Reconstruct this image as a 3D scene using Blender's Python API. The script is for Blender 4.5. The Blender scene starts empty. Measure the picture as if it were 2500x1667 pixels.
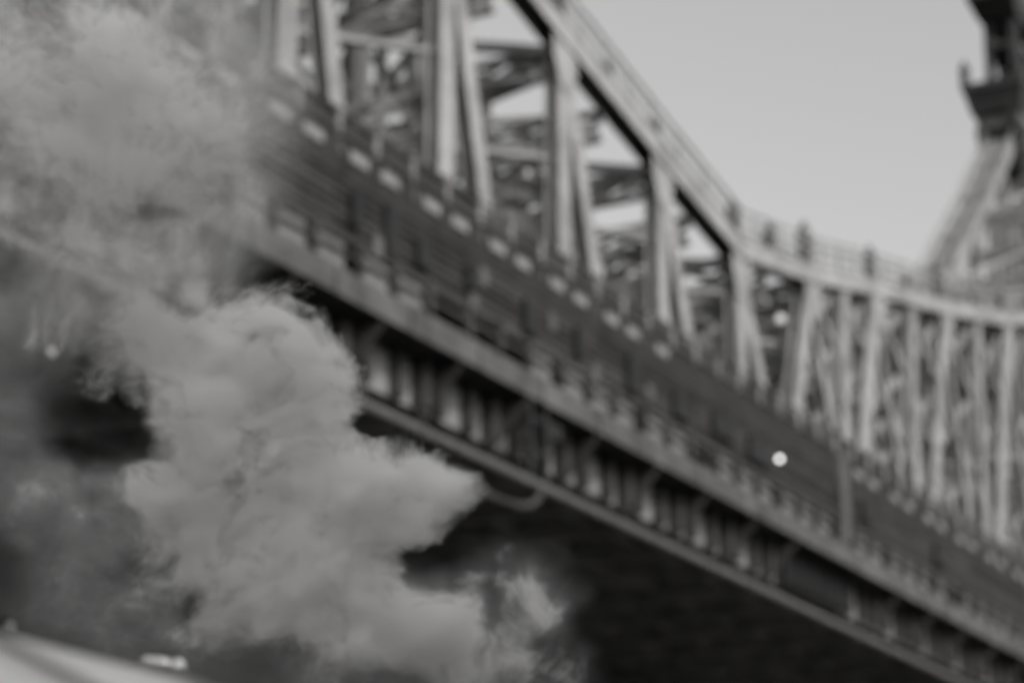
import bpy, bmesh, math, random
from mathutils import Vector, Matrix

random.seed(11)
R = math.radians
scn = bpy.context.scene
COL = scn.collection

# ------------------------------------------------------------------ camera
PITCH, YAW = R(17.28), R(27.73)            # the bridge runs along +Y, on the left (-X) of the camera
cam_d = bpy.data.cameras.new("camera")
cam = bpy.data.objects.new("camera", cam_d)
COL.objects.link(cam)
cam.location = (0, 0, 0)                    # eye height is z = 0, the street lies at z = -1.6
cam.rotation_euler = (R(90) + PITCH, 0, YAW)
cam_d.sensor_width = 36.0
cam_d.lens = 85.0
cam_d.clip_start = 0.1
cam_d.clip_end = 6000
FOCUS = 8.0
cam_d.dof.use_dof = True
cam_d.dof.focus_distance = FOCUS
cam_d.dof.aperture_fstop = 1.75
cam_d.dof.aperture_blades = 0
scn.camera = cam

# ------------------------------------------------------------------ sky, sun, exposure
SUN_EL, SUN_AZ = R(32), R(-22)               # azimuth measured from +X towards +Y
world = bpy.data.worlds.new("World")
scn.world = world
world.use_nodes = True
wn, wl = world.node_tree.nodes, world.node_tree.links
wn.clear()
sky = wn.new("ShaderNodeTexSky")
sky.sky_type = 'NISHITA'
sky.sun_disc = False
sky.sun_elevation = SUN_EL
sky.sun_rotation = R(90) - SUN_AZ           # clockwise from +Y
sky.altitude = 0
sky.air_density = 1.4
sky.dust_density = 5.0
sky.ozone_density = 1.0
bw = wn.new("ShaderNodeRGBToBW")            # the photograph is black and white
bg = wn.new("ShaderNodeBackground")
bg.inputs["Strength"].default_value = 0.15
wo = wn.new("ShaderNodeOutputWorld")
wl.new(sky.outputs[0], bw.inputs[0])
wl.new(bw.outputs[0], bg.inputs["Color"])
wl.new(bg.outputs[0], wo.inputs["Surface"])

sun_d = bpy.data.lights.new("sun", 'SUN')
sun_d.energy = 1.5
sun_d.angle = R(0.5)
sun_d.color = (1.0, 0.985, 0.965)
sun = bpy.data.objects.new("sun", sun_d)
COL.objects.link(sun)
sd = Vector((math.cos(SUN_EL) * math.cos(SUN_AZ), math.cos(SUN_EL) * math.sin(SUN_AZ), math.sin(SUN_EL)))
sun.rotation_euler = sd.to_track_quat('Z', 'Y').to_euler()

vs = scn.view_settings
scn.display_settings.display_device = 'sRGB'
vs.view_transform = 'Standard'
vs.look = 'None'
vs.exposure = 0.63
vs.gamma = 1.0
vs.use_curve_mapping = False

cy = scn.cycles
cy.max_bounces = 10
cy.diffuse_bounces = 3
cy.glossy_bounces = 2
cy.volume_bounces = 9
cy.transparent_max_bounces = 8
cy.volume_step_rate = 3.0
cy.volume_max_steps = 256
cy.sample_clamp_indirect = 4.0

# ------------------------------------------------------------------ materials
def mat(name, v, rough=0.6, var=0.35, scale=1.5, bump=0.0, metallic=0.0, spec=0.25, tint=(1.0, 0.985, 0.972)):
    m = bpy.data.materials.new(name)
    m.use_nodes = True
    nt = m.node_tree
    b = nt.nodes["Principled BSDF"]
    b.inputs["Roughness"].default_value = rough
    b.inputs["Metallic"].default_value = metallic
    b.inputs["Specular IOR Level"].default_value = spec
    tc = nt.nodes.new("ShaderNodeTexCoord")
    n1 = nt.nodes.new("ShaderNodeTexNoise")
    n1.inputs["Scale"].default_value = scale
    n1.inputs["Detail"].default_value = 6
    n1.inputs["Roughness"].default_value = 0.65
    nt.links.new(tc.outputs["Object"], n1.inputs["Vector"])
    rp = nt.nodes.new("ShaderNodeValToRGB")
    e = rp.color_ramp.elements
    lo, hi = v * (1 - var), v * (1 + var)
    e[0].position, e[1].position = 0.32, 0.68
    e[0].color = (lo * tint[0], lo * tint[1], lo * tint[2], 1)
    e[1].color = (hi * tint[0], hi * tint[1], hi * tint[2], 1)
    nt.links.new(n1.outputs[0], rp.inputs[0])
    nt.links.new(rp.outputs[0], b.inputs["Base Color"])
    if bump:
        bp = nt.nodes.new("ShaderNodeBump")
        bp.inputs["Strength"].default_value = bump
        nt.links.new(n1.outputs[0], bp.inputs["Height"])
        nt.links.new(bp.outputs[0], b.inputs["Normal"])
    return m

def glow(name, strength, v=1.0):
    m = bpy.data.materials.new(name)
    m.use_nodes = True
    b = m.node_tree.nodes["Principled BSDF"]
    b.inputs["Base Color"].default_value = (0.22, 0.22, 0.215, 1)
    b.inputs["Emission Color"].default_value = (v, v * 0.99, v * 0.97, 1)
    b.inputs["Emission Strength"].default_value = strength
    return m

M = dict(
    paint=mat("bridge_paint_light", 0.205, 0.55, 0.34, 0.6),
    fascia=mat("bridge_paint_dark", 0.062, 0.7, 0.5, 0.5, tint=(1.02, 0.985, 0.97)),  # darker mottled grey of the deck side
    parapet=mat("bridge_steel_dark", 0.015, 0.75, 0.6, 0.8, tint=(1.07, 0.975, 0.95)),  # near-black mottled tone, slightly warm
    web=mat("girder_paint", 0.16, 0.65, 0.2, 0.4),
    deck=mat("deck_concrete", 0.16, 0.9, 0.3, 0.7),
    soffit=mat("sooty_steel", 0.18, 0.8, 0.4, 0.5, tint=(1.02, 0.985, 0.97)),
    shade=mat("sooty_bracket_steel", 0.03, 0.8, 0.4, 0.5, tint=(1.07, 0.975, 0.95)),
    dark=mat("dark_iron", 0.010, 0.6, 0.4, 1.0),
    tower=mat("tower_iron", 0.03, 0.6, 0.35, 0.5),
    pipe=mat("pipe_coating", 0.068, 0.55, 0.25, 1.2, tint=(1.02, 0.985, 0.97)),
    stone=mat("sooty_masonry", 0.10, 0.95, 0.2, 0.6, 0.3),
    asphalt=mat("asphalt", 0.05, 0.9, 0.4, 3.0, 0.2),
    fabric=mat("white_canvas", 0.84, 0.75, 0.04, 3.0, 0.05),
    seam=mat("canvas_seam", 0.3, 0.8, 0.1, 8.0),
    alu=mat("brushed_aluminium", 0.3, 0.35, 0.1, 4.0, metallic=0.3),
    lamp=glow("lamp_glass_lit", 3.2),
    dim_glow=glow("dim_lamp_and_glint", 0.2, 0.6),
    haloed=glow("lamp_glass_pale", 0.45),
    rail=mat("railing_paint", 0.13, 0.65, 0.3, 0.8),
    lace=mat("lacing_paint", 0.16, 0.6, 0.25, 0.6),
)

# ------------------------------------------------------------------ mesh helpers
class MB:
    def __init__(s):
        s.v, s.f = [], []
    def raw(s, vs_, fs_):
        n = len(s.v)
        s.v += [tuple(x) for x in vs_]
        s.f += [tuple(i + n for i in f) for f in fs_]
        return s
    def box(s, x0, x1, y0, y1, z0, z1):
        v = [(x, y, z) for z in (z0, z1) for y in (y0, y1) for x in (x0, x1)]
        return s.raw(v, [(0, 2, 3, 1), (4, 5, 7, 6), (0, 1, 5, 4), (2, 6, 7, 3), (0, 4, 6, 2), (1, 3, 7, 5)])
    def bar(s, p0, p1, w, h, side=(1, 0, 0)):
        """box from p0 to p1; w across SIDE, h across the third axis"""
        p0, p1 = Vector(p0), Vector(p1)
        d = (p1 - p0).normalized()
        a = Vector(side)
        a = (a - d * a.dot(d)).normalized()
        b = d.cross(a)
        v = []
        for p in (p0, p1):
            for i, j in ((-1, -1), (1, -1), (1, 1), (-1, 1)):
                v.append(p + a * (i * w / 2) + b * (j * h / 2))
        return s.raw(v, [(0, 3, 2, 1), (4, 5, 6, 7), (0, 1, 5, 4), (1, 2, 6, 5), (2, 3, 7, 6), (3, 0, 4, 7)])
    def hsec(s, p0, p1, depth, face, side=(1, 0, 0), t=0.05):
        """rolled H section: two flange plates, FACE wide, DEPTH apart along SIDE, joined by a web plate"""
        sv = Vector(side)
        for k in (-1, 1):
            o = sv * (k * (depth - t) / 2)
            s.bar(Vector(p0) + o, Vector(p1) + o, t, face, side)
        s.bar(p0, p1, depth - 2 * t - 0.004, t, side)
        return s
    def usec(s, p0, p1, width, depth, side=(1, 0, 0), t=0.06):
        """box chord with an open underside: two side plates and a cover plate on top"""
        p0, p1 = Vector(p0), Vector(p1)
        d = (p1 - p0).normalized()
        a = Vector(side)
        up = a.cross(d)
        if up.z < 0:
            up = -up
        for k in (-1, 1):
            o = a * (k * (width - t) / 2)
            s.bar(p0 + o, p1 + o, t, depth, side)
        o = up * (depth / 2 + t / 2 + 0.002)
        s.bar(p0 + o, p1 + o, width + 0.12, t, side)
        return s
    def tube(s, pts, r, n=12, cap=True):
        pts = [Vector(p) for p in pts]
        rings = []
        prev = None
        for i, p in enumerate(pts):
            d = (pts[min(i + 1, len(pts) - 1)] - pts[max(i - 1, 0)]).normalized()
            if prev is None:
                a = d.orthogonal().normalized()
            else:
                a = (prev - d * prev.dot(d)).normalized()
            prev = a
            b = d.cross(a)
            rr = r[i] if isinstance(r, (list, tuple)) else r
            rings.append([p + (a * math.cos(t) + b * math.sin(t)) * rr for t in (2 * math.pi * k / n for k in range(n))])
        v = [q for ring in rings for q in ring]
        f = []
        for i in range(len(pts) - 1):
            for k in range(n):
                k2 = (k + 1) % n
                f.append((i * n + k, i * n + k2, (i + 1) * n + k2, (i + 1) * n + k))
        if cap:
            f.append(tuple(reversed(range(n))))
            f.append(tuple((len(pts) - 1) * n + k for k in range(n)))
        return s.raw(v, f)
    def ball(s, c, r, nu=12, nv=8, sc=(1, 1, 1)):
        c = Vector(c)
        v = [c + Vector((0, 0, -r * sc[2]))]
        for j in range(1, nv):
            ph = -math.pi / 2 + math.pi * j / nv
            for i in range(nu):
                th = 2 * math.pi * i / nu
                v.append(c + Vector((r * sc[0] * math.cos(ph) * math.cos(th), r * sc[1] * math.cos(ph) * math.sin(th), r * sc[2] * math.sin(ph))))
        v.append(c + Vector((0, 0, r * sc[2])))
        f = []
        for i in range(nu):
            f.append((0, 1 + (i + 1) % nu, 1 + i))
            f.append((len(v) - 1, 1 + (nv - 2) * nu + i, 1 + (nv - 2) * nu + (i + 1) % nu))
        for j in range(nv - 2):
            for i in range(nu):
                a, b = 1 + j * nu + i, 1 + j * nu + (i + 1) % nu
                f.append((a, b, b + nu, a + nu))
        return s.raw(v, f)
    def prism(s, poly, axis, t0, t1):
        """extrude a polygon given in the two other axes along AXIS (0 = x, 1 = y)"""
        n = len(poly)
        def mk(p, t):
            return (t, p[0], p[1]) if axis == 0 else (p[0], t, p[1])
        v = [mk(p, t0) for p in poly] + [mk(p, t1) for p in poly]
        f = [tuple(range(n)), tuple(reversed(range(n, 2 * n)))]
        f += [(i, n + i, n + (i + 1) % n, (i + 1) % n) for i in range(n)]
        return s.raw(v, f)
    def build(s, name, m, parent=None, smooth=False):
        me = bpy.data.meshes.new(name)
        me.from_pydata(s.v, [], s.f)
        bm = bmesh.new()
        bm.from_mesh(me)
        bmesh.ops.recalc_face_normals(bm, faces=bm.faces)
        bm.to_mesh(me)
        bm.free()
        me.materials.append(M[m])
        if smooth:
            for p in me.polygons:
                p.use_smooth = True
        o = bpy.data.objects.new(name, me)
        COL.objects.link(o)
        if parent is not None:
            o.parent = parent
            o.matrix_parent_inverse = parent.matrix_world.inverted()
        return o

def thing(name, label, cat, loc=(0, 0, 0), group=None):
    o = bpy.data.objects.new(name, None)
    COL.objects.link(o)
    o.location = loc
    o.matrix_world = Matrix.Translation(loc)
    o["label"], o["category"] = label, cat
    if group:
        o["group"] = group
    return o

def copy_part(src, name_parent, dx=(0, 0, 0)):
    c = src.copy()
    COL.objects.link(c)
    c.parent = name_parent
    c.matrix_parent_inverse = src.matrix_parent_inverse.copy()
    c.location = src.location + Vector(dx)
    return c

# ------------------------------------------------------------------ setting: street
g = MB()
g.box(-2500, 2500, -2500, 3500, -1.9, -1.6)
gr = g.build("ground", "asphalt")
gr["kind"] = "structure"

# unseen block added on the near side to keep the sun off steam and canopy
blocker = thing("sun_blocker", "long unseen masonry block added to keep the sun off steam and canopy", "blocker", (21, 0, -1.6))
MB().box(15, 27, -70, 70, -1.6, 17.1).build("wall", "stone", blocker)
MB().box(14.8, 27.2, -70.2, 70.2, 17.11, 17.5).build("roof", "stone", blocker)

# ------------------------------------------------------------------ the bridge
Y0, Y1 = 24.0, 330.0
XN, XF = -41.0, -61.0                       # near and far truss planes
K = 41.0 / 40.0
bridge = thing("steel_bridge", "long grey steel truss bridge with an open double deck, seen from below beyond the steam", "bridge", (-50, 60, -1.6))

def P(name, mb, m, parent=bridge, smooth=False):
    return mb.build(name, m, parent, smooth)

TOP = [(20, 62), (30, 58), (40, 53), (50, 48.8), (60, 45.4), (70.5, 42.8), (80, 40.7), (89.4, 38.8), (98.1, 37.2),
       (107.4, 38.8), (117.3, 41.0), (129.4, 43.4), (142.4, 46.4), (155, 50.2), (168, 54.6), (181, 60.6), (193, 68.5), (206, 79.5), (218, 91.0), (226, 93.0)]
TOP = [(s * K if s < 150 else s + 3.6, z * K if s < 150 else z * (1.025 if s < 175 else 1.0)) for s, z in TOP]

def topz(y):
    for (a, za), (b, zb) in zip(TOP, TOP[1:]):
        if a <= y <= b:
            return za + (zb - za) * (y - a) / (b - a)
    return TOP[-1][1]

DECK = 29.6
def chord_w(y):
    return 0.95 if y < 150 else 0.95 + 2.0 * min(1, (y - 150) / 50)

def lacing(X, left, right, nx, nz, joined=None):
    """crossed lacing bars filling one panel; LEFT and RIGHT give the y of the panel's foot and head"""
    for a in range(nx):
        for b in range(nz):
            q0, q1 = 0.03 + 0.93 * b / nz, 0.03 + 0.93 * (b + 1) / nz
            def pt(u, q):
                yb_ = left[0] + (right[0] - left[0]) * u
                yt_ = left[1] + (right[1] - left[1]) * u
                return yb_ + (yt_ - yb_) * q, DECK + (topz(yt_) - DECK) * q
            u0, u1 = a / nx, (a + 1) / nx
            for o, (p, r_) in ((-0.12, (pt(u0, q0), pt(u1, q1))), (0.12, (pt(u0, q1), pt(u1, q0)))):
                mb = MB() if joined is None else joined
                mb.bar((X + o, p[0], p[1]), (X + o, r_[0], r_[1]), 0.08, 0.5)
                if joined is None:
                    P("lacing_bar", mb, "lace")
        if a:
            p, r_ = pt(u0, 0.0), pt(u0, 0.97)
            P("strut", MB().bar((X, p[0], p[1]), (X, r_[0], r_[1]), 0.14, 0.6), "lace")

far_lace = MB()
for X in (XN, XF):
    # top chord, one built-up box per panel, with its inspection walk
    for (a, za), (b, zb) in zip(TOP, TOP[1:]):
        w = chord_w((a + b) / 2)
        ch = P("top_chord", MB().usec((X, a, za), (X, b, zb), w, 0.92), "paint")
        if a > 165:                         # broad eyebar chord near the tower: ribs and battens on its face
            dv = Vector((0, b - a, zb - za)).normalized()
            nv = Vector((0, -dv.z, dv.y))
            for q in (-0.3, 0.0, 0.3):
                o_ = nv * 0.58 + Vector((q * w, 0, 0))
                MB().bar(Vector((X, a, za)) + o_, Vector((X, b, zb)) + o_, 0.28, 0.1).build("eyebar_rib", "fascia" if q == 0 else "lace", ch)
            for t in (0.1, 0.55):
                c_ = Vector((X, a + (b - a) * t, za + (zb - za) * t)) + nv * 0.66
                MB().bar(c_ - Vector((w / 2, 0, 0)), c_ + Vector((w / 2, 0, 0)), 0.6, 0.06, dv).build("batten", "lace", ch)
        # handrails stand on the chord
        rail = MB()
        sx = 1 if X == XN else -1
        for k in (-1, 1):
            for h in (0.75, 1.35):
                rail.bar((X + k * w * 0.5, a, za + 0.6 + h), (X + k * w * 0.5, b, zb + 0.6 + h), 0.11, 0.11)
        rail.build("handrail", "paint", ch)
        n = max(2, int((b - a) / 2.4))
        posts = MB()
        for i in range(n):
            t = (i + 0.5) / n
            y, z = a + (b - a) * t, za + (zb - za) * t
            for k in (-1, 1):
                posts.bar((X + k * w * 0.5, y, z + 0.6), (X + k * w * 0.5, y, z + 2.0), 0.07, 0.07)
        posts.build("handrail_post", "paint", ch)["kind"] = "stuff"
    # posts, diagonals
    for i, (y, z) in enumerate(TOP[:-1]):
        if y < 100.6:
            P("truss_post", MB().hsec((X, y, DECK - 0.4), (X, y, z - 0.3), 0.6, 1.15), "paint")
            if i + 1 < len(TOP):
                P("diagonal_brace", MB().hsec((X, y + 0.35, z - 1.6), (X, y + 3.75, DECK - 0.3), 0.62, 0.95), "paint")
        else:
            yb = y - 3.3 - max(0, (y - 105) * 0.055)
            P("truss_post", MB().hsec((X, yb, DECK - 0.4), (X, y, z - 0.3), 0.6, 1.2 if i % 2 else 1.7), "paint")
            P("diagonal_brace", MB().hsec((X, y, z - 1.0), (X, y + 3.6, DECK - 0.3), 0.5, 0.55), "paint")
            yn = TOP[i + 1][0]
            P("strut", MB().hsec(((X, (y + yn) / 2 - 1, DECK)), (X, (y + yn) / 2, topz((y + yn) / 2) - 0.4), 0.6, 1.1), "paint")
            lacing(X, [yb, y], [yn - 3, yn], 2, 3 if X == XN else 5, None if X == XN else far_lace)
        if X == XF and 55 < y < 100.6:
            yn = TOP[i + 1][0]
            lacing(X, [y, y], [yn, yn], 4, max(3, int((z - DECK) / 2.3)))
        # gusset at the node, and the pin cap / roller above it
        P("gusset_plate", MB().prism([(y - 1.1, z + 0.45), (y + 1.2, z + 0.4), (y + 1.1, z - 1.5), (y + 0.4, z - 2.5), (y - 0.5, z - 2.4), (y - 1.0, z - 1.2)], 0, X + 0.33, X + 0.375), "paint")
        if 45 < y < 205:
            def knob(yy, zz, r):
                P("pin_cap", MB().tube([(X, yy, zz), (X, yy, zz + r * 1.5), (X, yy, zz + r * 1.6), (X, yy, zz + r * 2.6), (X, yy, zz + r * 3.4)], [r * .75, r * .45, r * .7, r * .5, r * .12], 10), "fascia", parent=bridge)
            knob(y, z + 0.56, random.uniform(.4, .7))
            ym = (y + TOP[i + 1][0]) / 2
            if random.random() < 0.6:
                knob(ym, topz(ym) + 0.56, random.uniform(.3, .5))
    # lower chord / floor stringer of the truss
    P("bottom_chord", MB().box(X - 0.4, X + 0.4, Y0, Y1, DECK + 0.004, DECK + 0.04), "fascia")

P("lacing_bar", far_lace, "lace")["kind"] = "stuff"

# sway frames between the two trusses, at every panel point and half way
frames = [y for y, z in TOP[:-1]] + [(a[0] + b[0]) / 2 for a, b in zip(TOP[2:14], TOP[3:15])]
for y in sorted(frames):
    z = topz(y)
    xa, xb = XN - 0.35, XF + 0.35
    # laced portal beams: two flanges with a zigzag of bars between them
    def laced(zc, dep, m="paint"):
        mb = MB()
        for k in (-1, 1):
            mb.bar((xa, y, zc + k * dep / 2), (xb, y, zc + k * dep / 2), 0.26, 0.34, (0, 0, 1))
        n = int((xa - xb) / 1.9)
        for i in range(n):
            x0, x1 = xa + (xb - xa) * i / n, xa + (xb - xa) * (i + 1) / n
            q = dep / 2 - 0.16
            mb.bar((x0, y + 0.2, zc - q if i % 2 else zc + q), (x1, y + 0.2, zc + q if i % 2 else zc - q), 0.06, 0.3, (0, 1, 0))
            mb.bar((x0, y - 0.2, zc + q if i % 2 else zc - q), (x1, y - 0.2, zc - q if i % 2 else zc + q), 0.06, 0.3, (0, 1, 0))
        P("portal_beam", mb, m)["kind"] = "stuff"
    zl = DECK + 5.2
    main = any(abs(y - q[0]) < 0.1 for q in TOP)
    if z - zl > 2.5 and main:
        laced(zl, 1.5)
        for x, sg in ((xa, -1), (xb, 1)):
            P("knee_brace", MB().prism([(x, zl - 0.95), (x + sg * 2.2, zl - 0.95), (x, zl - 2.6)], 1, y - 0.12, y + 0.12), "paint")
    zt = z - 1.2
    laced(zt, 1.2)
    while main and zt - 3.6 > zl + 2:
        zt -= 3.6
        laced(zt, 0.9)
    if z - zl > 3:
        zb = zl + 0.9 if main else zl + 2.4
        xs_ = [XN - 3.4, XN - 6.8, XN - 10.0, XN - 13.2, XN - 16.6]
        for x in xs_:
            P("sway_post", MB().bar((x, y, zb), (x, y, z - 1.8), 0.3, 0.5, (0, 1, 0)), "lace")
        for a, b in zip(xs_, xs_[1:]):
            P("sway_brace", MB().bar((a, y + 0.2, zb), (b, y + 0.2, zb + min(4.0, z - 1.8 - zb)), 0.3, 0.3, (0, 1, 0)), "lace")
            P("sway_brace", MB().bar((a, y + 0.2, z - 1.8), (b, y + 0.2, z - 1.8 - min(4.0, z - 1.8 - zb)), 0.3, 0.3, (0, 1, 0)), "lace")
# level struts along the trusses at half height, and the hangers that stand on them
for X in (XN - 5.5, XN - 14.5, XF):
    for (a, za), (b, zb) in zip(TOP[1:13], TOP[2:14]):
        h = DECK + 5.6 + max(0, (za + zb) / 2 - 42) * 0.35
        P("level_strut", MB().bar((X, a, h), (X, b, h), 0.3, 0.5), "lace")
        for q in (0.25, 0.5, 0.75):
            yq = a + (b - a) * q
            P("hanger", MB().bar((X, yq, DECK + 0.3), (X, yq, topz(yq) - 0.6), 0.35, 0.4), "lace")
# level bracing in plan at half height
for (a, za), (b, zb) in zip(TOP[2:13], TOP[3:14]):
    h = DECK + 6.1 + max(0, (za + zb) / 2 - 42) * 0.35
    for x0, x1 in ((XN, XN - 10), (XN - 10, XF)):
        P("lateral_brace", MB().bar((x0, a, h), (x1, b, h), 0.25, 0.3, (0, 0, 1)), "lace")
        P("lateral_brace", MB().bar((x1, a, h + 0.3), (x0, b, h + 0.3), 0.25, 0.3, (0, 0, 1)), "lace")
    m_ = (a + b) / 2
    for dz in (1.6, 3.4):
        if min(za, zb) - DECK > 7 + dz:
            P("lateral_brace", MB().bar((XN, a, topz(a) - dz), (XF, m_, topz(m_) - dz), 0.25, 0.3, (0, 0, 1)), "lace")
            P("lateral_brace", MB().bar((XF, m_, topz(m_) - dz - 0.3), (XN, b, topz(b) - dz - 0.3), 0.25, 0.3, (0, 0, 1)), "lace")
# top laterals
for (a, za), (b, zb) in zip(TOP[:-2], TOP[1:-1]):
    P("lateral_brace", MB().bar((XN, a, za - 0.3), (XF, b, zb - 0.3), 0.4, 0.35, (0, 0, 1)), "paint")
    P("lateral_brace", MB().bar((XF, a, za - 0.75), (XN, b, zb - 0.75), 0.4, 0.35, (0, 0, 1)), "paint")

# upper deck: slab, floor beams, stringers under it, parapets
P("upper_deck", MB().box(-62, -40.32, Y0, Y1, 29.05, DECK), "soffit")
y = Y0 + 1
k = 0
while y < 240:
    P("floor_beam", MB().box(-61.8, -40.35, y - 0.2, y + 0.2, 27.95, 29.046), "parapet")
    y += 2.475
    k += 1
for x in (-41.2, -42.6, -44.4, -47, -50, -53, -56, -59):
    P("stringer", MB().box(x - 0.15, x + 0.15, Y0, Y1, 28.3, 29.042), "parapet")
P("edge_beam", MB().box(-40.31, -40.0, Y0, Y1, 29.1, 29.66), "parapet")
# parapet: lower curb, base course with gap light painted as blocks, tall panels above
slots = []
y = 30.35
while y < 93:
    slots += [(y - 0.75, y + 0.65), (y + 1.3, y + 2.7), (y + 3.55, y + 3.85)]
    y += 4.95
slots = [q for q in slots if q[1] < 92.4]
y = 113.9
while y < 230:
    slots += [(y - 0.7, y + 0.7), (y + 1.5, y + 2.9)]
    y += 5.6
P("base_course", MB().box(-40.1, -40.0, Y0, Y1, 29.664, 30.46), "parapet")
for a, b in slots:                          # pale blocks: light through base course gaps, put in as colour
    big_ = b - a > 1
    P("gap_light_block", MB().box(-39.996, -39.93, a + 0.12, b - 0.12, 29.86 if big_ else 29.9, 30.26), "lace" if big_ else "rail")
y = Y0
while y < 240:
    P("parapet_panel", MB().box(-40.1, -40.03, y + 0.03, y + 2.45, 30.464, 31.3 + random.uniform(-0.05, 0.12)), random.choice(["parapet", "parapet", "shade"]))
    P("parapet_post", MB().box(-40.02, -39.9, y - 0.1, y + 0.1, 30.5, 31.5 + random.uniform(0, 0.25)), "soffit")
    y += 2.475
for z in (31.42, 30.66):
    P("parapet_rail", MB().bar((-39.95, Y0, z), (-39.95, Y1, z), 0.1, 0.1), "fascia")
# far parapet
P("parapet_panel", MB().box(-62, -61.85, Y0, Y1, 29.604, 31.2), "parapet")

# lower deck: slab with overhang, fascia panels, railing
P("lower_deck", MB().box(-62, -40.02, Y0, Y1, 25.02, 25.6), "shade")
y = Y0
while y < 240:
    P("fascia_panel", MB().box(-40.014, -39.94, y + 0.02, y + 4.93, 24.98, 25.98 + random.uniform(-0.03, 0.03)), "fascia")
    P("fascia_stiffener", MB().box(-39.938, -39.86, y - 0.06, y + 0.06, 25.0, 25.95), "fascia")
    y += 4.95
y = Y0 + 0.4
i = 0
while y < 240:
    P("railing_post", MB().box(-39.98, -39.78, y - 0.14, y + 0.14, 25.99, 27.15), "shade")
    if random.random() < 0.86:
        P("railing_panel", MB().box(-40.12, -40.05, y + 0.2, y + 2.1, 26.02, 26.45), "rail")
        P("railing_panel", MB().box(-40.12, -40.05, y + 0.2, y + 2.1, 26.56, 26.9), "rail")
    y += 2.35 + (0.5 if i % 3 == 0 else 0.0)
    i += 1
for z in (26.5, 26.98):
    P("railing_rail", MB().bar((-39.9, Y0, z), (-39.9, Y1, z), 0.09, 0.09), "fascia")
# inner face of the lower roadway: a barrier and columns carrying the upper deck
P("barrier", MB().box(-43.2, -42.9, Y0, Y1, 25.604, 27.3), "fascia")
y = Y0 + 2.2
while y < 240:
    P("deck_column", MB().hsec((-40.55, y, 25.604), (-40.55, y, 29.0), 0.35, 0.3), "parapet")
    y += 4.95
for s, z, w, h in ((64.7, 28.2, .5, 1.2), (67.0, 28.1, .7, 1.9), (69.2, 28.0, .8, .9), (72.9, 28.2, .9, .8), (77.4, 28.0, 1.0, 1.3), (81.6, 28.2, .6, 1.2), (86.6, 28.2, .9, 1.5),
                   (91.5, 28.0, 1.6, 1.0), (96.0, 28.2, 2.2, .9), (100.3, 28.1, 2.4, 1.1), (114.6, 28.3, 1.2, 1.0), (126.5, 28.3, 1.6, 1.1)):
    P("dark_gap_box", MB().box(-40.04, -39.8, s - w / 2, s + w / 2, z - h / 2, z + h / 2), "dark")  # near-black boxes painted in for shaded gaps in the deck side
for s, z in ((66.3, 27.4), (73.8, 28.6), (73.1, 27.6), (79.4, 28.4), (83.2, 27.4), (88.4, 27.9)):
    P("sign_plate", MB().box(-39.99, -39.95, s - 0.3, s + 0.3, z - 0.35, z + 0.35), "fascia")
# slatted screen between the railing and the upper deck
y = Y0
while y < 236:
    z = 27.15
    while z < 29.0:
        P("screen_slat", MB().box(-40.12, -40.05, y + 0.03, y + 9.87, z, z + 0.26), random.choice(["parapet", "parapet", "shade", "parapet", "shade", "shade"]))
        z += 0.335
    y += 9.9
P("pilaster", MB().box(-40.0, -39.8, 110.9, 111.9, 26.0, 30.5), "fascia")

# plate girder under the lower deck, set back below the overhang
GX = -41.6
P("girder_web", MB().box(GX - 0.05, GX, Y0, Y1, 23.2, 25.015), "web")
P("girder_flange", MB().box(GX - 0.4, GX + 0.12, Y0, Y1, 23.08, 23.198), "shade")
centres = [69.1, 74.3, 80.3, 86.1, 91.3, 96.9, 101.9]
for y in (106.2, 107.0, 107.9, 108.7, 109.6, 110.4, 111.3, 112.2, 113.0, 113.9):
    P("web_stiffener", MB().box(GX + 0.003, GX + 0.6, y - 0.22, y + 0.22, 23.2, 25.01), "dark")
ys = [69.1 - 5.5 * k for k in range(8, 0, -1)] + centres + [116.5 + 5.7 * k for k in range(22)]
for y in ys:
    for yy, dp in ((y + 0.95, 0.42), (y + 2.5, 0.6), (y - 1.9 + 0.55, 0.5)):
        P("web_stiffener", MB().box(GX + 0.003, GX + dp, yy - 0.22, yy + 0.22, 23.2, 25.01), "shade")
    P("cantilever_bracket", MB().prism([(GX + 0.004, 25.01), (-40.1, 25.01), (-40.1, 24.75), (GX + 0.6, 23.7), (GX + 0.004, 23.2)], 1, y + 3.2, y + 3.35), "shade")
# the bottom of the bridge: cross girders and stringers in the shade
P("bottom_slab", MB().box(-62, GX - 0.06, Y0, Y1, 24.6, 25.01), "soffit")
y = Y0
while y < 240:
    P("cross_girder", MB().box(-61.9, GX - 0.07, y - 0.15, y + 0.15, 23.25, 24.597), "soffit")
    y += 4.95
for x in (-45, -48.5, -52, -55.5, -59):
    P("bottom_stringer", MB().box(x - 0.15, x + 0.15, Y0, Y1, 23.7, 24.59), "soffit")

# ------------------------------------------------------------------ pipe slung below
pipe = thing("utility_pipe", "long pale pipe slung along the underside of the bridge", "pipe", (-40.1, 60, 21.7))
PX, PZ = -40.1, 21.72
P("pipe_run", MB().tube([(PX, y, PZ) for y in (28, 60, 90, 130, 180, 235)], 0.21, 14), "pipe", pipe, True)
y = 31.0
while y < 232:
    P("pipe_hanger", MB().tube([(PX, y, PZ + 0.2), (PX, y, 23.2), (PX - 1.4, y, 23.25)], 0.025, 6), "dark", pipe)
    if int(y) % 3 == 0:
        P("pipe_collar", MB().tube([(PX, y - 0.12, PZ), (PX, y + 0.12, PZ)], 0.27, 14), "pipe", pipe)
    y += 5.5
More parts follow.
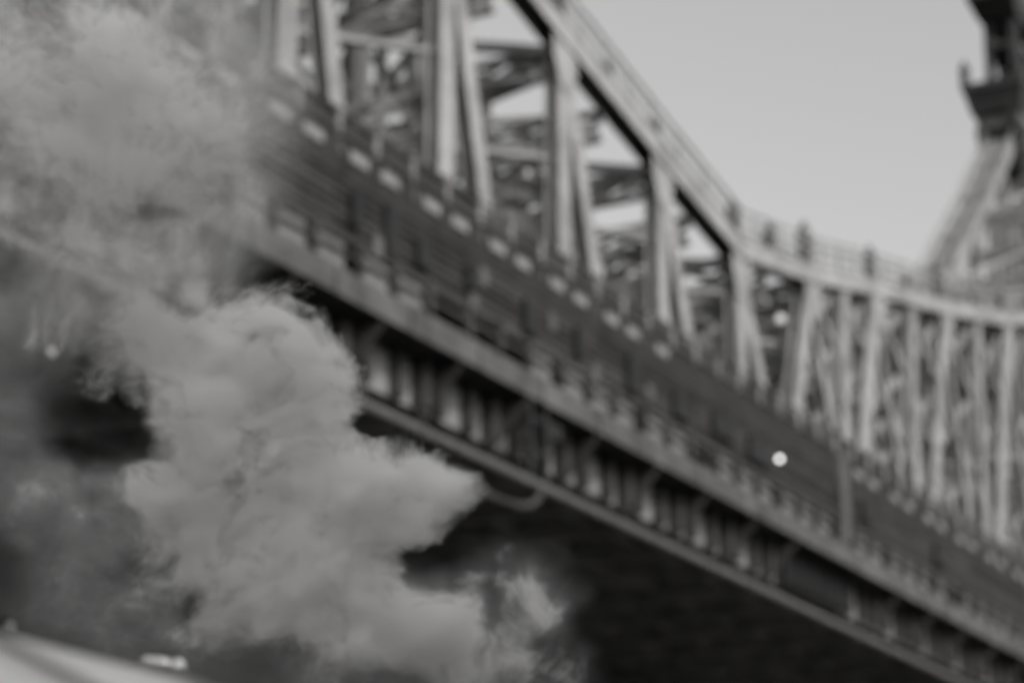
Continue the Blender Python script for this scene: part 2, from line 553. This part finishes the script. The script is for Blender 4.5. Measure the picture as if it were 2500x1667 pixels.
# a branch drops off the main run and turns back towards the street
BY = 78.3
el = [(PX + 0.02, BY + 0.25, PZ - 0.1), (PX + 0.05, BY + 0.05, PZ - 0.45), (PX + 0.02, BY - 0.5, PZ - 0.85), (PX - 0.1, BY - 1.3, PZ - 1.05), (PX - 0.3, BY - 2.4, PZ - 1.02), (PX - 0.8, BY - 6.0, PZ - 0.9)]
P("branch_pipe", MB().tube(el, 0.14, 12), "shade", pipe, True)
hb = thing("hanger_frame", "dark hanger frame with a valve box on the pipe beside its elbow", "frame", (PX, BY, 23.0))
for dy in (-0.55, 0.75):
    P("frame_post", MB().box(PX - 0.2, PX + 0.05, BY + dy - 0.14, BY + dy + 0.14, PZ + 0.1, 24.97), "dark", hb)
P("crossbar", MB().box(PX - 0.15, PX, BY - 0.41, BY + 0.61, 22.9, 23.12), "dark", hb)
P("crossbar", MB().box(PX - 0.15, PX, BY - 0.41, BY + 0.61, 24.2, 24.4), "dark", hb)
P("valve_box", MB().box(PX - 0.3, PX - 0.02, BY + 0.9, BY + 2.2, 23.9, 24.5), "dark", hb)

# ------------------------------------------------------------------ tower
TY = 226.0
tower = thing("bridge_tower", "dark ornate iron bridge tower with a projecting cornice and finials at the far right", "tower", (-51, TY, -1.6))
for X in (XF, XN):
    for dy in (-3.5, 3.5):
        P("tower_leg", MB().bar((X, TY + dy * 1.3, -1.6), (X, TY + dy, 92.5), 2.4, 1.6), "paint", tower)
    z = 30.0
    while z < 88:
        for q in (-1, 1):
            P("lattice_bar", MB().bar((X + 0.7 * q, TY - 2.7, z), (X + 0.7 * q, TY + 2.7, z + 5), 0.25, 0.35), "fascia", tower)
            P("lattice_bar", MB().bar((X + 0.7 * q + 0.27, TY + 2.7, z), (X + 0.7 * q + 0.27, TY - 2.7, z + 5), 0.25, 0.35), "fascia", tower)
        P("tower_strut", MB().box(X - 1, X + 1, TY - 2.72, TY + 2.72, z + 5.1, z + 5.6), "fascia", tower)
        z += 6
    # platform with corbelled underside, corner finials
    def slab(name, hx, hy, z0, z1, m="tower", hx2=None, hy2=None):
        hx2, hy2 = hx2 or hx, hy2 or hy
        v = [(X + a * hx, TY + b * hy, z0) for a, b in ((-1, -1), (1, -1), (1, 1), (-1, 1))] + [(X + a * hx2, TY + b * hy2, z1) for a, b in ((-1, -1), (1, -1), (1, 1), (-1, 1))]
        return P(name, MB().raw(v, [(0, 3, 2, 1), (4, 5, 6, 7), (0, 1, 5, 4), (1, 2, 6, 5), (2, 3, 7, 6), (3, 0, 4, 7)]), m, tower)
    slab("tower_cap", 2.0, 5.2, 86.6, 89.3, "tower", 2.25, 5.5)
    slab("corbel", 2.3, 5.6, 89.31, 92.0, "tower", 2.4, 5.9)
    slab("frieze", 2.2, 5.8, 92.01, 93.2, "lace")
    slab("cornice", 2.5, 6.6, 93.21, 95.4, "tower", 3.0, 7.4)
    slab("cornice_slab", 3.1, 7.6, 95.41, 96.2)
    for dy in (-1, 1):
        for dx in (-1, 1):
            P("bracket", MB().prism([(TY + dy * 5.9, 93.2), (TY + dy * 6.8, 93.2), (TY + dy * 5.9, 87.0)], 0, X + dx * 1.6 - 0.25, X + dx * 1.9 + 0.25), "tower", tower)
            P("finial", MB().tube([(X + dx * 2.8, TY + dy * 7.2, 96.2), (X + dx * 2.8, TY + dy * 7.2, 97.6), (X + dx * 2.8, TY + dy * 7.2, 97.8), (X + dx * 2.8, TY + dy * 7.2, 99.0)], [0.55, 0.42, 0.6, 0.05], 8), "tower", tower)
    # lantern stage: four corner columns, cross bars, second cornice, spire
    for dy in (-1, 1):
        for dx in (-1, 1):
            P("lantern_column", MB().bar((X + dx * 1.3, TY + dy * 3.3, 96.2), (X + dx * 1.3, TY + dy * 2.9, 104.5), 0.7, 1.0), "tower", tower)
    for zz in (97.2, 101.4):
        slab("lantern_band", 1.7, 3.5, zz, zz + 0.6)
    for dx in (-1, 1):
        P("lattice_bar", MB().bar((X + dx * 1.3, TY - 2.6, 97.8), (X + dx * 1.3, TY + 2.6, 101.3), 0.2, 0.4), "tower", tower)
        P("lattice_bar", MB().bar((X + dx * 1.3 + 0.22, TY + 2.6, 97.8), (X + dx * 1.3 + 0.22, TY - 2.6, 101.3), 0.2, 0.4), "tower", tower)
    slab("upper_cornice", 2.0, 4.2, 104.5, 105.8, "tower", 2.4, 6.4)
    slab("upper_cornice_slab", 2.4, 6.6, 105.81, 106.4)
    P("spire", MB().tube([(X, TY, 106.4), (X, TY, 110), (X, TY, 112), (X, TY, 125)], [2.6, 1.8, 1.1, 0.1], 8), "tower", tower)
for zz in (60, 86.0):
    P("tower_strut", MB().box(XF + 1.2, XN - 1.2, TY - 1.2, TY + 1.2, zz, zz + 2.2), "fascia", tower)

# ------------------------------------------------------------------ masonry beneath
wall = thing("stone_wall", "long sooty stone wall in the shade beneath the bridge", "wall", (-61, 100, -1.6))
P("wall_face", MB().box(-63, -60.5, 5, 330, -1.6, 24.58), "stone", wall)
P("coping", MB().box(-60.49, -60.2, 5, 330, 20.8, 21.4), "stone", wall)

# ------------------------------------------------------------------ lamps
def bridge_lamp(loc, label, m, r):
    t = thing("bridge_lamp", label, "lamp", loc)
    x, y, z = loc
    P("lamp_globe", MB().ball((x, y, z), r), m, t, True)
    P("lamp_cap", MB().tube([(x, y, z + r * 0.8), (x, y, z + r * 1.5)], [r * 1.1, r * 0.5], 10), "dark", t)
    P("lamp_bracket", MB().tube([(x, y, z + r * 1.5), (x, y, z + r * 2.2), (x - 0.3, y, z + r * 2.6)], 0.03, 6), "dark", t)
    return t
bridge_lamp((-39.7, 103.0 * 0.993, 28.2), "bright lit lamp on the lower deck side beside a dark box", "lamp", 0.105)
bridge_lamp((-40.3, 104.6, 35.8), "pale lit lamp high among the truss posts above the deck", "haloed", 0.22)
bridge_lamp((-40.0, 49.4, 19.1), "dim lamp hanging below the pipe, veiled by the steam at the left", "dim_glow", 0.13)

wl_ = None
for i, (x, y, z) in enumerate(((-60.0, 71.2, 17.2), (-60.0, 72.6, 17.2))):
    t = thing("wall_lamp", ("left", "right")[i] + " one of two faint round lamps on the dark wall above the canopy", "lamp", (x, y, z), "faint lamps on the dark wall")
    P("lamp_globe", MB().ball((x, y, z), 0.16), "dim_glow", t, True)
    P("lamp_base", MB().box(x - 0.45, x - 0.1, y - 0.12, y + 0.12, z + 0.1, z + 0.34), "dark", t)

# street lamp behind the steam: pole, arm, long pale head with a glowing ball as the painted glint at its end
LY = Vector((-17.39, 23.93, 5.0))
st = thing("street_lamp", "pale street lamp head with a bright rounded end, low behind the steam", "street lamp", (LY.x - 1.2, LY.y - 0.7, -1.6))
ax = Vector((math.cos(YAW), math.sin(YAW), -0.09)).normalized()
P("lamp_head", MB().tube([LY - ax * 0.26, LY - ax * 0.22, LY + ax * 0.02, LY + ax * 0.12], [0.05, 0.085, 0.085, 0.05], 14), "alu", st, True)
P("glint_ball", MB().ball(LY + ax * 0.2, 0.085, 14, 10), "dim_glow", st, True)
P("lamp_arm", MB().tube([LY - ax * 0.26 + Vector((0, 0, -0.03)), LY - ax * 0.5 + Vector((0, 0, -0.2)), LY - ax * 0.62 + Vector((0, 0, -0.8))], 0.03, 8), "dark", st)
P("lamp_pole", MB().tube([LY - ax * 0.62 + Vector((0, 0, -0.8)), Vector((LY.x - ax.x * 0.62, LY.y - ax.y * 0.62, -1.6))], [0.05, 0.09], 10), "dark", st)

# ------------------------------------------------------------------ vendor canopy, near left
cv = thing("vendor_canopy", "white canvas vendor canopy with a sloping seamed roof, near corner of the street", "canopy", (-2.2, 2.5, -1.6))
RX, RZ = -2.1886, 0.6139                    # ridge line runs parallel to the bridge
CY0, CY1, HW, DROP = 0.6, 4.9, 1.35, math.tan(R(25.0))
seams = [CY0, 1.55, 2.528, 3.05, 4.0, CY1]
for sg in (1, -1):
    for a, b in zip(seams, seams[1:]):
        n, k = 8, 5
        v, f = [], []
        for lay in (0, 1):
            for i in range(n + 1):
                for j in range(k + 1):
                    t, q = i / n, j / k
                    sag = 0.012 * math.sin(math.pi * t) * math.sin(math.pi * q)
                    v.append((RX + sg * HW * t, a + 0.002 + (b - a - 0.004) * q, RZ - HW * DROP * t - sag - 0.004 * lay))
        off = (n + 1) * (k + 1)
        for i in range(n):
            for j in range(k):
                p = i * (k + 1) + j
                f.append((p, p + 1, p + k + 2, p + k + 1))
                f.append((off + p, off + p + k + 1, off + p + k + 2, off + p + 1))
        rim = [j for j in range(k + 1)] + [i * (k + 1) + k for i in range(1, n + 1)] + [n * (k + 1) + j for j in range(k - 1, -1, -1)] + [i * (k + 1) for i in range(n - 1, 0, -1)]
        for p, q in zip(rim, rim[1:] + rim[:1]):
            f.append((p, off + p, off + q, q))
        P("roof_panel", MB().raw(v, f), "fabric", cv, True)
    for yy in seams[1:-1]:
        P("seam", MB().bar((RX + sg * 0.01, yy, RZ + 0.003), (RX + sg * HW, yy, RZ - HW * DROP + 0.003), 0.02, 0.008, (0, 1, 0)), "seam", cv)
    xe = RX + sg * (HW + 0.004)
    P("valance", MB().box(xe - 0.004, xe + 0.004, CY0, CY1, RZ - HW * DROP - 0.24, RZ - HW * DROP - 0.006), "fabric", cv)
    for yy in (CY0 + 0.06, CY1 - 0.06):
        P("canopy_pole", MB().tube([(RX + sg * (HW - 0.06), yy, -1.6), (RX + sg * (HW - 0.06), yy, RZ - HW * DROP - 0.01)], 0.022, 10), "alu", cv)
P("ridge_tube", MB().tube([(RX, CY0, RZ - 0.03), (RX, CY1, RZ - 0.03)], 0.018, 10), "alu", cv)

# ------------------------------------------------------------------ steam
def steam_material():
    m = bpy.data.materials.new("steam")
    m.use_nodes = True
    nt = m.node_tree
    nt.nodes.clear()
    o = nt.nodes.new("ShaderNodeOutputMaterial")
    v = nt.nodes.new("ShaderNodeVolumePrincipled")
    v.inputs["Color"].default_value = (0.99, 0.986, 0.981, 1)
    v.inputs["Density"].default_value = 1.0
    v.inputs["Anisotropy"].default_value = 0.0
    nt.links.new(v.outputs[0], o.inputs["Volume"])
    return m

PXM = 8.0 / 5903.0                           # metres per photograph pixel at the steam's distance
# puffs: (x, y, radius x, radius y, weight) measured in photograph pixels, and depth (m)
PUFFS = [
    # upper left, smooth veil
    (-60, 160, 300, 280, .6), (180, 120, 260, 260, .75), (330, 300, 260, 240, .8), (520, 330, 200, 190, .85), (120, 420, 280, 230, .75),
    (400, 80, 190, 200, .55), (560, 150, 130, 170, .30), (330, 520, 240, 150, .75), (560, 480, 150, 110, .6), (100, 600, 200, 120, .5), (450, 620, 160, 120, .65),
    # middle body
    (300, 760, 190, 140, 0.92), (480, 820, 220, 150, 1.15), (330, 900, 190, 140, 1.09), (600, 860, 190, 150, 1.21), (730, 820, 130, 110, 1.09), (620, 740, 150, 90, 0.86),
    (800, 900, 95, 100, 1.15), (700, 960, 200, 120, 1.21), (500, 960, 200, 130, 1.15),
    # lower body
    (520, 1120, 210, 150, 1.49), (760, 1090, 200, 140, 1.58), (960, 1130, 190, 110, 1.49), (1090, 1170, 95, 85, 1.41), (1000, 1230, 150, 100, 1.49), (820, 1260, 210, 140, 1.58),
    (560, 1290, 200, 140, 1.41), (700, 1390, 210, 140, 1.49), (900, 1370, 110, 100, 1.41), (640, 1500, 190, 110, 1.20), (830, 1500, 130, 110, 1.13), (420, 1380, 150, 100, 0.98),
    # stem and swirl at lower right
    (960, 1300, 110, 90, 1.3), (900, 1440, 120, 100, 1.1), (760, 1480, 150, 90, 1.1), (560, 1430, 140, 90, 1.1), (1010, 1180, 130, 90, 1.3), (430, 1260, 130, 110, 1.1), (360, 1180, 90, 80, .8),
    (600, 1540, 200, 90, 1.15), (840, 1560, 150, 90, 1.15), (990, 1550, 130, 110, .95), (760, 1400, 160, 100, 1.2), (440, 1080, 130, 100, 1.1), (1040, 1290, 60, 60, .9),
    (1120, 1630, 90, 150, 1.40), (1100, 1500, 85, 100, 1.23), (1010, 1480, 110, 80, 0.94), (1010, 1610, 110, 90, 0.99), (1140, 1400, 80, 44, 0.88), (1230, 1410, 80, 46, 0.84), (1270, 1480, 80, 80, 0.88),
    (1240, 1560, 80, 60, 0.99), (1330, 1450, 60, 80, 0.73), (1345, 1510, 60, 60, 0.82), (1250, 1620, 90, 70, 0.94), (1340, 1610, 70, 60, 0.80), (1390, 1660, 60, 50, 0.70), (1230, 1350, 110, 24, 0.58), (1390, 1450, 30, 60, 0.53),
    # thin, far left and along the bottom
    (20, 880, 130, 130, .42), (120, 760, 150, 120, .55), (60, 1190, 150, 150, .48), (250, 1200, 170, 130, .45), (330, 1320, 180, 120, .5), (200, 1440, 150, 100, .36),
    (350, 1520, 150, 90, .38), (540, 1600, 170, 90, .38), (760, 1630, 150, 80, .42), (900, 1650, 120, 80, .45), (160, 960, 120, 70, .35),
]
HOLES = [(30, 650, 55, 65, .7), (370, 490, 45, 28, .6), (215, 715, 35, 28, .45), (420, 720, 60, 40, .3), (680, 840, 60, 22, .45), (895, 1030, 75, 26, 1.3), (930, 1025, 40, 18, .8),
         (140, 1020, 90, 90, .7), (200, 1090, 120, 50, .8), (310, 1075, 70, 40, .75), (20, 1400, 70, 130, .6), (1060, 1330, 95, 26, 1.0), (1010, 1365, 50, 30, .7),
         (1180, 1440, 36, 60, .55), (490, 1480, 50, 40, .7), (480, 560, 40, 30, .5), (1170, 1290, 60, 60, .3), (430, 1590, 90, 30, .5), (950, 1660, 60, 30, .3), (640, 1660, 120, 25, .3), (520, 590, 40, 30, .4)]

# thin veils: same, weight is the density per metre
VEILS = [(60, 300, 420, 380, 1.3), (420, 250, 330, 420, 1.8), (560, 130, 200, 260, 1.1), (620, 330, 130, 240, 1.3), (200, 620, 380, 200, 1.7), (500, 600, 200, 140, 1.6), (80, 780, 230, 200, 1.3), (20, 1000, 160, 200, .8),
         (330, 720, 260, 160, 1.6), (80, 1190, 210, 190, .9), (300, 1250, 260, 190, 1.3), (200, 1430, 220, 120, 1.1), (420, 1520, 330, 150, 1.3), (760, 1600, 300, 130, 1.6), (1000, 1560, 200, 200, 1.8),
         (1200, 1470, 190, 170, .8), (1330, 1470, 110, 130, .8), (1240, 1640, 220, 120, 1.0), (560, 500, 130, 110, 1.4)]

def steam_group():
    ng = bpy.data.node_groups.new("steam_field", 'GeometryNodeTree')
    ng.interface.new_socket('Geometry', in_out='INPUT', socket_type='NodeSocketGeometry')
    ng.interface.new_socket('Geometry', in_out='OUTPUT', socket_type='NodeSocketGeometry')
    N, L = ng.nodes, ng.links
    def node(t, **kw):
        n = N.new(t)
        for k_, v_ in kw.items():
            setattr(n, k_, v_)
        return n
    def vm(op, a, b=None, sc=None):
        n = node('ShaderNodeVectorMath', operation=op)
        for i, q in ((0, a), (1, b)):
            if q is None:
                continue
            if isinstance(q, (tuple, list)):
                n.inputs[i].default_value = q
            else:
                L.new(q, n.inputs[i])
        if sc is not None:
            n.inputs['Scale'].default_value = sc
        return n.outputs['Value'] if op in ('LENGTH', 'DOT_PRODUCT') else n.outputs['Vector']
    def mt(op, a, b=None, c=None, clamp=False):
        n = node('ShaderNodeMath', operation=op, use_clamp=clamp)
        for i, q in enumerate((a, b, c)):
            if q is None:
                continue
            if isinstance(q, (int, float)):
                n.inputs[i].default_value = q
            else:
                L.new(q, n.inputs[i])
        return n.outputs[0]
    def noise(vec, scale, detail, rough, dist=0.0, colour=False):
        n = node('ShaderNodeTexNoise')
        n.inputs['Scale'].default_value = scale
        n.inputs['Detail'].default_value = detail
        n.inputs['Roughness'].default_value = rough
        n.inputs['Distortion'].default_value = dist
        L.new(vec, n.inputs['Vector'])
        return n.outputs['Color'] if colour else n.outputs[0]
    pos = node('GeometryNodeInputPosition').outputs[0]
    # two scales of swirl push the puffs about
    w1 = vm('SCALE', vm('SUBTRACT', noise(pos, 2.6, 2, .5, 0, True), (.5, .5, .5)), None, .26)
    p1 = vm('ADD', pos, w1)
    w2 = vm('SCALE', vm('SUBTRACT', noise(p1, 9.0, 4, .6, 0, True), (.5, .5, .5)), None, .10)
    p2 = vm('ADD', p1, w2)
    random.seed(5)
    def field(lst, where, sign, hole=False):
        total = None
        for (x, y, rx, ry, w) in lst:
            dz = 0.0 if hole else random.uniform(-.10, .10) * (1 if y < 1200 else .5)
            rz = 3.0 if hole else 0.11 + 0.34 * min(rx, ry) * PXM
            c = ((x - 1250) * PXM, -(y - 833.5) * PXM, dz)
            iv = (1 / (rx * 1.25 * PXM), 1 / (ry * 1.25 * PXM), 1 / rz)
            ma = node('ShaderNodeVectorMath', operation='MULTIPLY_ADD')
            L.new(where, ma.inputs[0])
            ma.inputs[1].default_value = iv
            ma.inputs[2].default_value = tuple(-a_ * b_ for a_, b_ in zip(c, iv))
            ln = vm('LENGTH', ma.outputs[0])
            mr = node('ShaderNodeMapRange', interpolation_type='SMOOTHSTEP')
            L.new(ln, mr.inputs['Value'])
            mr.inputs['From Min'].default_value = 1.0
            mr.inputs['From Max'].default_value = 0.15
            mr.inputs['To Min'].default_value = 0.0
            mr.inputs['To Max'].default_value = w * sign
            total = mr.outputs[0] if total is None else mt('ADD', total, mr.outputs[0])
        return total
    holes = field(HOLES, p2, 1, True)
    total = mt('SUBTRACT', mt('MINIMUM', field(PUFFS, p2, 1), 1.7), holes)
    veil = mt('MULTIPLY', field(VEILS, p2, 1), 2.0)
    # billows and wisps eat into the edge; the noise turns with the swirl at lower right
    sc_ = ((1200 - 1250) * PXM, -(1470 - 833.5) * PXM, 0)
    rv = vm('MULTIPLY', vm('SUBTRACT', p2, sc_), (1, 1, 0))
    ang = mt('MULTIPLY', mt('POWER', 2.718, mt('MULTIPLY', mt('POWER', vm('LENGTH', rv), 2.0), -40.0)), .35)
    rot = node('ShaderNodeVectorRotate', rotation_type='Z_AXIS')
    L.new(p1, rot.inputs['Vector'])
    rot.inputs['Center'].default_value = sc_
    L.new(ang, rot.inputs['Angle'])
    q = vm('MULTIPLY', rot.outputs[0], (1, 1, .45))
    pb = vm('MULTIPLY', p2, (1, 1, .5))
    big = mt('SUBTRACT', noise(q, 5.0, 9, .6, .1), .5)
    fine = mt('SUBTRACT', noise(q, 19.0, 6, .62, .15), .5)
    def puff(scale, detail):
        return mt('SUBTRACT', .11, mt('ABSOLUTE', mt('SUBTRACT', noise(pb, scale, detail, .55), .5)))
    bil = mt('ADD', mt('MULTIPLY', puff(6.0, 2), -1.0), mt('MULTIPLY', puff(15.0, 4), -1.2))
    er = mt('ADD', mt('ADD', mt('MULTIPLY', big, 1.1), mt('MULTIPLY', fine, 1.3)), bil)
    cut = mt('MAXIMUM', mt('SUBTRACT', mt('ADD', mt('MULTIPLY', total, .8), er), .30), 0.0)
    body = mt('MULTIPLY', mt('POWER', mt('MINIMUM', cut, 1.0), 1.45), 17.0)
    grain = mt('POWER', 2.718, mt('ADD', mt('MULTIPLY', big, 2.2), mt('MULTIPLY', fine, 1.6)))
    body = mt('MULTIPLY', mt('MULTIPLY', body, grain), mt('MULTIPLY', total, 4.0, None, True))
    thin = mt('MULTIPLY', mt('POWER', 2.718, mt('ADD', mt('MULTIPLY', big, 3.5), mt('MULTIPLY', fine, 1.9))), .72)
    thin = mt('MULTIPLY', thin, mt('MULTIPLY', veil, mt('SUBTRACT', 1.0, mt('MULTIPLY', holes, .95, None, True))))
    dens = mt('ADD', body, thin)
    vc = node('GeometryNodeVolumeCube')
    L.new(dens, vc.inputs['Density'])
    vc.inputs['Min'].default_value = (-1.80, -1.22, -.36)
    vc.inputs['Max'].default_value = (.32, 1.16, .36)
    vc.inputs['Resolution X'].default_value = 400
    vc.inputs['Resolution Y'].default_value = 449
    vc.inputs['Resolution Z'].default_value = 72
    sm = node('GeometryNodeSetMaterial')
    sm.inputs['Material'].default_value = M['steam']
    L.new(vc.outputs[0], sm.inputs['Geometry'])
    out = node('NodeGroupOutput')
    L.new(sm.outputs[0], out.inputs[0])
    return ng

M['steam'] = steam_material()
sm_ = MB()
sm_.box(-1.80, .32, -1.22, 1.16, -.36, .36)
steam = sm_.build("steam", "steam")
steam["kind"] = "stuff"
steam["label"] = "white cloud of steam drifting up in front of the bridge"
fwd = Vector((-math.sin(YAW) * math.cos(PITCH), math.cos(YAW) * math.cos(PITCH), math.sin(PITCH)))
steam.rotation_euler = cam.rotation_euler
steam.location = fwd * FOCUS
md = steam.modifiers.new("steam_field", 'NODES')
md.node_group = steam_group()
